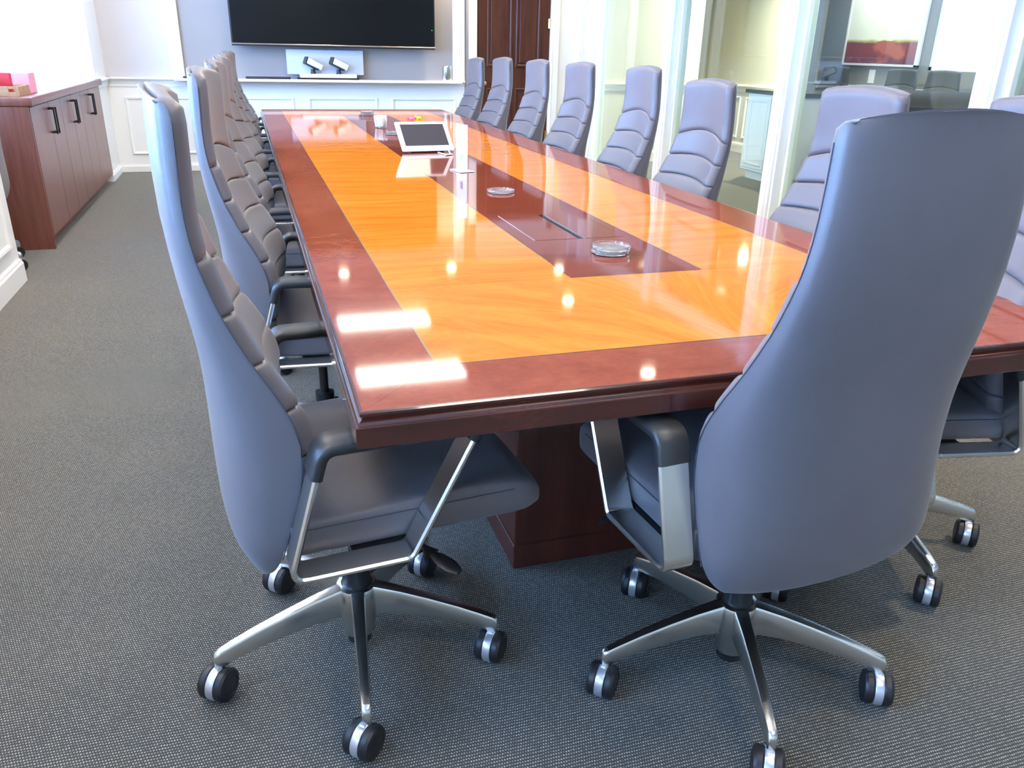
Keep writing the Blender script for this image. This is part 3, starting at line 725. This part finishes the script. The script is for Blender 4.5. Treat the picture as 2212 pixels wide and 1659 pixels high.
# ------------------------------------------------------------------ CABINET IN THE WINDOW BAY
C0 = thing('storage_cabinet', 'long reddish-brown wooden cabinet with dark bar handles under the left window', 'cabinet', (0, 0, 0))
cx0, cx1, cy0, cy1 = -1.98, -1.262, 5.70, 8.45
mb = MB(); mb.box(cx0, cx1, cy0, cy1, .075, .862, .002); mb.box(cx0, cx1 - .04, cy0 + .005, cy1, 0, .08)
obj('cabinet_body', mb, M_cab, C0)
obj('cabinet_top', MB().box(cx0 - .02, cx1 + .045, cy0 - .02, cy1 + .02, .862, .915, .010), M_cab, C0)
obj('end_panel', MB().box(cx0, cx1 + .018, cy0 - .014, cy0 + .004, .0, .862, .002), M_cab, C0)
for k in range(6):
    a = 5.845 + k * .395; a0 = 5.715 if k == 0 else a; b = a + .395
    if k == 5: b = 8.43
    dr = obj('cabinet_door', MB().box(cx1 + .001, cx1 + .019, a0 + .002, b - .002, .08, .856, .002), M_cab, C0)
    hy = (b - .033) if k % 2 == 0 else (a + .033)
    h = MB(); h.box(cx1 + .047, cx1 + .057, hy - .006, hy + .006, .655, .822, .002)
    for zz in (.661, .810): h.box(cx1 + .016, cx1 + .052, hy - .006, hy + .006, zz, zz + .012, .002)
    obj('handle', h, M_handle, dr, label='dark bronze bar handle')
# items on the cabinet
K = thing('wooden_tray', 'light wooden tray with a hand hole on the cabinet top', 'tray', (-1.50, 5.90, .915))
mb = MB(); mb.box(-.21, .21, -.14, -.128, 0, .058, .002)
obj('tray_side', MB().box(-.21, .155, -.14, -.128, 0, .058, .002).box(.195, .21, -.14, -.128, 0, .058, .001).box(.155, .195, -.14, -.128, 0, .026).box(.155, .195, -.14, -.128, .044, .058), M_lightwood, K)
obj('tray_side', MB().box(-.21, .21, .128, .14, 0, .058, .002), M_lightwood, K)
obj('tray_side', MB().box(.198, .21, -.128, .128, 0, .058, .002), M_lightwood, K)
obj('tray_side', MB().box(-.21, -.198, -.128, .128, 0, .058, .002), M_lightwood, K)
obj('tray_bottom', MB().box(-.198, .198, -.128, .128, 0, .008), M_lightwood, K)
tag(obj('red_binder', MB().box(-1.66, -1.345, 5.86, 5.90, .924, 1.045, .006), M_red), 'red binder standing in the wooden tray', 'binder')
tag(obj('white_card', MB().box(-1.62, -1.395, 5.80, 5.806, .924, 1.02, .001), M_paper), 'white card standing in front of the red binder', 'card')
tag(obj('pink_box', MB().box(-1.40, -1.285, 6.06, 6.22, .915, 1.04, .004), M_pink), 'pink box standing behind the wooden tray on the cabinet', 'box')

# ------------------------------------------------------------------ DISPLAY WALL
tv = thing('television', 'large black wall-mounted flat television with a thin silver lower bezel', 'television', (.95, 8.99, 1.80))
obj('tv_body', MB().box(-1.02, 1.02, -.02, .05, -.585, .585, .006), M_black, tv)
obj('tv_bezel', MB().box(-1.02, 1.02, -.026, -.018, -.572, -.560, .003), mat('bezel_metal', (.30, .27, .24), .4, .8), tv, label='silver lower bezel')
obj('screen', MB().box(-1.005, 1.005, -.0235, -.019, -.558, .572), M_screen, tv)
obj('wall_mount', MB().box(-.3, .3, .05, .158, -.2, .2, .004), M_black, tv)
obj('power_light', MB().box(.985, .990, -.0245, -.022, -.40, -.395), mat('green_led', (.1, .8, .1), .4, emit=(.1, 1, .1), estr=2), tv, label='green power light')
v = thing('conference_camera_unit', 'pale grey twin-camera video conferencing unit on the ledge under the television', 'camera', (.835, 9.06, .907))
obj('back_panel', MB().box(-.39, .39, .02, .035, .045, .285, .006), M_panelgrey, v, label='pale blue-grey backing panel')
obj('unit_base', MB().box(-.27, .305, -.07, .02, .018, .055, .008), M_plast, v, label='white base bar')
obj('foot', MB().box(-.30, .33, -.04, .04, 0, .018, .004), M_black, v)
for cxx in (-.135, .125):
    n = obj('camera_neck', MB().lathe([(.030, .055), (.022, .075), (.022, .10)], 14, (cxx - .0, -.03, 0)), M_black, v)
    hd = obj('camera_head', MB().box(-.085, .085, -.042, .042, -.03, .03, .010), M_plast, v, loc=(cxx + .01, -.04, .150), rot=(0, math.radians(24), math.radians(14)))
    obj('camera_hood', MB().box(-.098, -.083, -.044, .044, -.034, .034, .004).box(-.09, .06, -.040, .040, -.042, -.028, .004), M_black, hd)
tag(obj('sound_bar', MB().box(.03, .47, 9.0, 9.06, .907, .929, .006), M_black), 'low black bar device on the ledge left of the camera unit', 'speaker')
tag(obj('small_gadget', MB().box(-.56, -.47, 8.98, 9.06, .907, .925, .008).lathe([(.025, 0), (.02, .03), (0, .034)], 14, (-.47, 9.02, .907)).box(-.46, -.40, 9.0, 9.04, .907, .93, .008), M_black), 'small black gadget at the left end of the ledge', 'gadget')
tag(obj('canister', MB().lathe([(0, 0), (.050, 0), (.051, .004), (.051, .146), (.047, .150), (0, .150)], 28, (2.11, 9.03, .907)), mat('canister_steel', (.7, .68, .6), .22, 1.0)), 'shiny silver canister at the right end of the ledge', 'canister')

# ------------------------------------------------------------------ ON THE TABLE
def coaster_mb(r=.052, h=.011):
    return MB().lathe([(0, 0), (r - .004, 0), (r, .002), (r + .001, h - .001), (r, h), (r - .003, h), (r - .0045, .0045), (r - .008, .0035), (0, .0035)], 40)
cme = coaster_mb().mesh('glass_coaster', M_glass, 60)
for (x, y, z, lb) in ((.913, 1.972, TZ, 'lower clear glass coaster of the nearest stack, in front of the cable hatch'),
                      (.915, 1.970, TZ + .0115, 'upper clear glass coaster of the nearest stack, in front of the cable hatch'),
                      (.902, 2.975, TZ, 'clear glass coaster alone between the cable hatch and the sign holder'),
                      (.862, 5.13, TZ, 'clear glass coaster beside the tablet, lower of the pair half hidden by it'),
                      (.863, 5.132, TZ + .0115, 'clear glass coaster beside the tablet, upper of the pair half hidden by it'),
                      (.900, 6.60, TZ, 'lower clear glass coaster of the farthest stack'),
                      (.902, 6.602, TZ + .0115, 'middle clear glass coaster of the farthest stack'),
                      (.900, 6.601, TZ + .023, 'upper clear glass coaster of the farthest stack')):
    tag(put('glass_coaster', cme, None, (x, y, z + .0002)), lb, 'coaster', 'clear glass coasters on the table')
tb = thing('packet_glass', 'short clear glass tumbler filled with white paper packets', 'glass', (.858, 5.60, TZ))
obj('tumbler', MB().lathe([(0, 0), (.034, 0), (.036, .003), (.041, .060), (.039, .060), (.034, .006), (0, .006)], 32), M_glass, tb)
for k in range(9):
    a = random.uniform(0, 2 * PI); r = .013 * (k % 3)
    o = obj('paper_packet', MB().box(-.017, .017, -.002, .002, .0, .072, .001), M_paper, None, (.858 + r * math.cos(a), 5.60 + r * math.sin(a), TZ + .008), (random.uniform(-.15, .15), random.uniform(-.15, .15), random.uniform(0, PI)))
    tag(o, 'white paper packet standing in the glass tumbler', 'packet', 'paper packets in the tumbler')
def candy(name, x, y, m, lb):
    t = thing(name, lb, 'candy', (x, y, TZ), random.uniform(0, 3))
    obj('candy', MB().lathe([(0, -.014), (.007, -.012), (.011, -.004), (.011, .004), (.007, .012), (0, .014)], 12, (0, 0, .0115), 'y'), m, t)
    for s in (-1, 1):
        obj('wrapper_end', MB().lathe([(.003, s * .012), (.006, s * .018), (.013, s * .030)], 8, (0, 0, .0145), 'y'), m, t)
candy('wrapped_candy', 1.165, 6.15, M_pinkc, 'small pink wrapped candy on the table behind the tablet')
candy('wrapped_candy', 1.235, 6.23, M_greenc, 'small lime green wrapped candy on the table behind the tablet')
# touch panel
tp = thing('touch_panel', 'white framed touch tablet tilted back on its stand, dark blank screen', 'tablet', (.888, 4.22, TZ + .012), math.radians(6))
tilt = -math.radians(48)
a = obj('tablet_body', MB().box(-.142, .142, 0, .012, 0, .198, .006), M_plast, tp, rot=(tilt, 0, 0))
obj('tablet_screen', MB().box(-.118, .118, -.0012, .002, .032, .176), M_tabscreen, a, label='dark blank screen')
st = MB(); st.box(-.09, .09, .02, .14, -.012, -.004, .003); st.box(-.02, .02, .05, .075, -.008, .05, .004)
obj('tablet_stand', st, M_black, tp)
tag(obj('tablet_cable', MB().tube(roundpath([(.93, 4.20, .7435), (.95, 4.10, .7435), (.98, 4.12, .7435), (1.0, 4.26, .7435)], .04, 5, False), .003, 6), M_plast), 'short white cable under the tablet', 'cable')
# sign holder
sg = thing('sign_holder', 'upright white acrylic sign holder seen edge-on beside the tablet', 'sign', (.893, 3.545, TZ), math.radians(-76))
obj('sign_base', MB().box(-.052, .052, -.036, .036, 0, .005, .002), M_plast, sg)
up = obj('sign_panel', MB().box(-.050, .050, -.0025, .0025, .005, .200, .001), M_plast, sg)
obj('printed_mark', MB().box(-.012, .012, -.0032, -.0026, .045, .078).box(-.008, .008, -.0036, -.0031, .05, .073), [M_grit], up)

# ------------------------------------------------------------------ SIDE ROOM
sc = thing('white_cabinet', 'white panelled cabinet with a black counter top, seen through the glass', 'cabinet', (0, 0, 0))
obj('cabinet_body', MB().box(5.12, 5.70, 6.95, 7.85, .09, .87, .004).box(5.17, 5.65, 7.0, 7.80, 0, .10), M_white, sc)
obj('counter_top', MB().box(5.09, 5.73, 6.92, 7.88, .87, .91, .004), M_counter, sc)
for y0, y1 in ((7.42, 7.80), (7.0, 7.38)):
    mb = MB(); frame_y(mb, y0 + .05, y1 - .05, .17, .80, 5.118, -1, .04, .02); obj('cabinet_door', mb.box(5.108, 5.121, y0, y1, .12, .85, .003), M_white, sc)
gt = thing('counter_table', 'tall grey counter table in the room beyond the glass', 'table', (0, 0, 0))
mb = MB(); pts = [(4.62, 5.40), (5.45, 4.83), (8.05, 7.35), (7.25, 8.55)]
mb.add([(x, y, z) for z in (.86, .90) for x, y in pts], [(3, 2, 1, 0), (4, 5, 6, 7), (0, 1, 5, 4), (1, 2, 6, 5), (2, 3, 7, 6), (3, 0, 4, 7)])
obj('table_top', mb, M_greytop, gt)
obj('leg_panel', MB().box(5.15, 5.45, 5.35, 5.65, 0, .86, .004), M_black, gt); obj('leg_panel', MB().box(7.1, 7.5, 7.3, 7.7, 0, .86, .004), M_black, gt)
dshell = CM['shell'].copy(); dshell.materials[0] = M_darkfab; dhead = CM['head'].copy(); dhead.materials[0] = M_darkfab; dseat = CM['seat'].copy(); dseat.materials[0] = M_darkfab
dcush = [m.copy() for m in CM['cush']]
for m in dcush: m.materials[0] = M_darkfab
def dark_chair(x, y, yaw, lb, s=1.0):
    t = thing('grey_chair', lb, 'chair', (x, y, 0), math.radians(yaw), 'grey chairs in the room beyond the glass'); t.scale = (.9, 1.05 * s, .94)
    put('back_shell', dshell, t); put('headrest', dhead, t); put('seat', dseat, t)
    for m in dcush: put('back_cushion', m, t)
    put('gas_column', CM['column'], t); b = put('star_base', CM['hub'], t)
    for k in range(5): put('leg', CM['leg'], b, rot=(0, 0, 2 * PI * k / 5))
dark_chair(8.02, 10.36, 205, 'dark grey chair beyond the glass, leftmost, apart from the other three')
dark_chair(8.02, 9.06, 202, 'dark grey chair beyond the glass below the right part of the painting')
dark_chair(8.02, 8.34, 205, 'dark grey chair beyond the glass at the left part of the bright window')
dark_chair(8.02, 7.60, 205, 'dark grey chair beyond the glass farthest right, next to the white post')
# painting, outlet
def painting():
    m = bpy.data.materials.new('abstract_landscape'); m.use_nodes = True; nt = m.node_tree; b = nt.nodes['Principled BSDF']
    tc = nt.nodes.new('ShaderNodeTexCoord'); sp = nt.nodes.new('ShaderNodeSeparateXYZ'); nt.links.new(tc.outputs['Generated'], sp.inputs[0])
    nz = nt.nodes.new('ShaderNodeTexNoise'); nz.inputs['Scale'].default_value = 6; nz.inputs['Detail'].default_value = 6
    nt.links.new(tc.outputs['Generated'], nz.inputs['Vector'])
    ad = nt.nodes.new('ShaderNodeMath'); ad.operation = 'MULTIPLY_ADD'; ad.inputs[1].default_value = .06; nt.links.new(nz.outputs['Fac'], ad.inputs[0]); nt.links.new(sp.outputs[2], ad.inputs[2])
    r = ramp(nt, ad.outputs[0], [(0.0, (.10, .05, .09)), (.18, (.30, .05, .04)), (.285, (.22, .06, .07)), (.31, (.55, .42, .10)), (.34, (.90, .90, .74)), (1.0, (.95, .95, .93))])
    # warm patch
    n2 = nt.nodes.new('ShaderNodeTexNoise'); n2.inputs['Scale'].default_value = 3.2; nt.links.new(tc.outputs['Generated'], n2.inputs['Vector'])
    rr = ramp(nt, n2.outputs['Fac'], [(.52, (0, 0, 0)), (.62, (1, 1, 1))])
    lt = nt.nodes.new('ShaderNodeMath'); lt.operation = 'LESS_THAN'; lt.inputs[1].default_value = .32; nt.links.new(ad.outputs[0], lt.inputs[0])
    mu = nt.nodes.new('ShaderNodeMath'); mu.operation = 'MULTIPLY'; nt.links.new(rr.outputs['Color'], mu.inputs[0]); nt.links.new(lt.outputs[0], mu.inputs[1])
    mx = nt.nodes.new('ShaderNodeMix'); mx.data_type = 'RGBA'; nt.links.new(mu.outputs[0], mx.inputs[0]); nt.links.new(r.outputs['Color'], mx.inputs[6]); mx.inputs[7].default_value = (.50, .14, .10, 1)
    nt.links.new(mx.outputs[2], b.inputs['Base Color']); b.inputs['Roughness'].default_value = .4
    return m
pt = thing('painting', 'framed abstract landscape painting, pale sky over dark red ground, beyond the glass', 'painting', (8.57, 10.02, 1.13))
y0, y1, z1 = -.74, .77, 1.10
obj('canvas', MB().box(0, .02, y0 + .04, y1 - .03, .03, z1 - .03), painting(), pt)
mb = MB(); mb.box(-.015, .025, y0, y0 + .06, 0, z1, .003); mb.box(-.015, .025, y1 - .03, y1, 0, z1, .003); mb.box(-.015, .025, y0, y1, 0, .03, .003); mb.box(-.015, .025, y0, y1, z1 - .03, z1, .003)
obj('picture_frame', mb, M_plast, pt, label='white frame')
sw = tag(obj('wall_switch', MB().box(8.588, 8.60, 10.08, 10.20, .90, 1.08, .003).box(8.583, 8.59, 10.12, 10.16, .95, 1.03, .002), M_plast), 'white wall switch plate under the painting beyond the glass', 'switch')
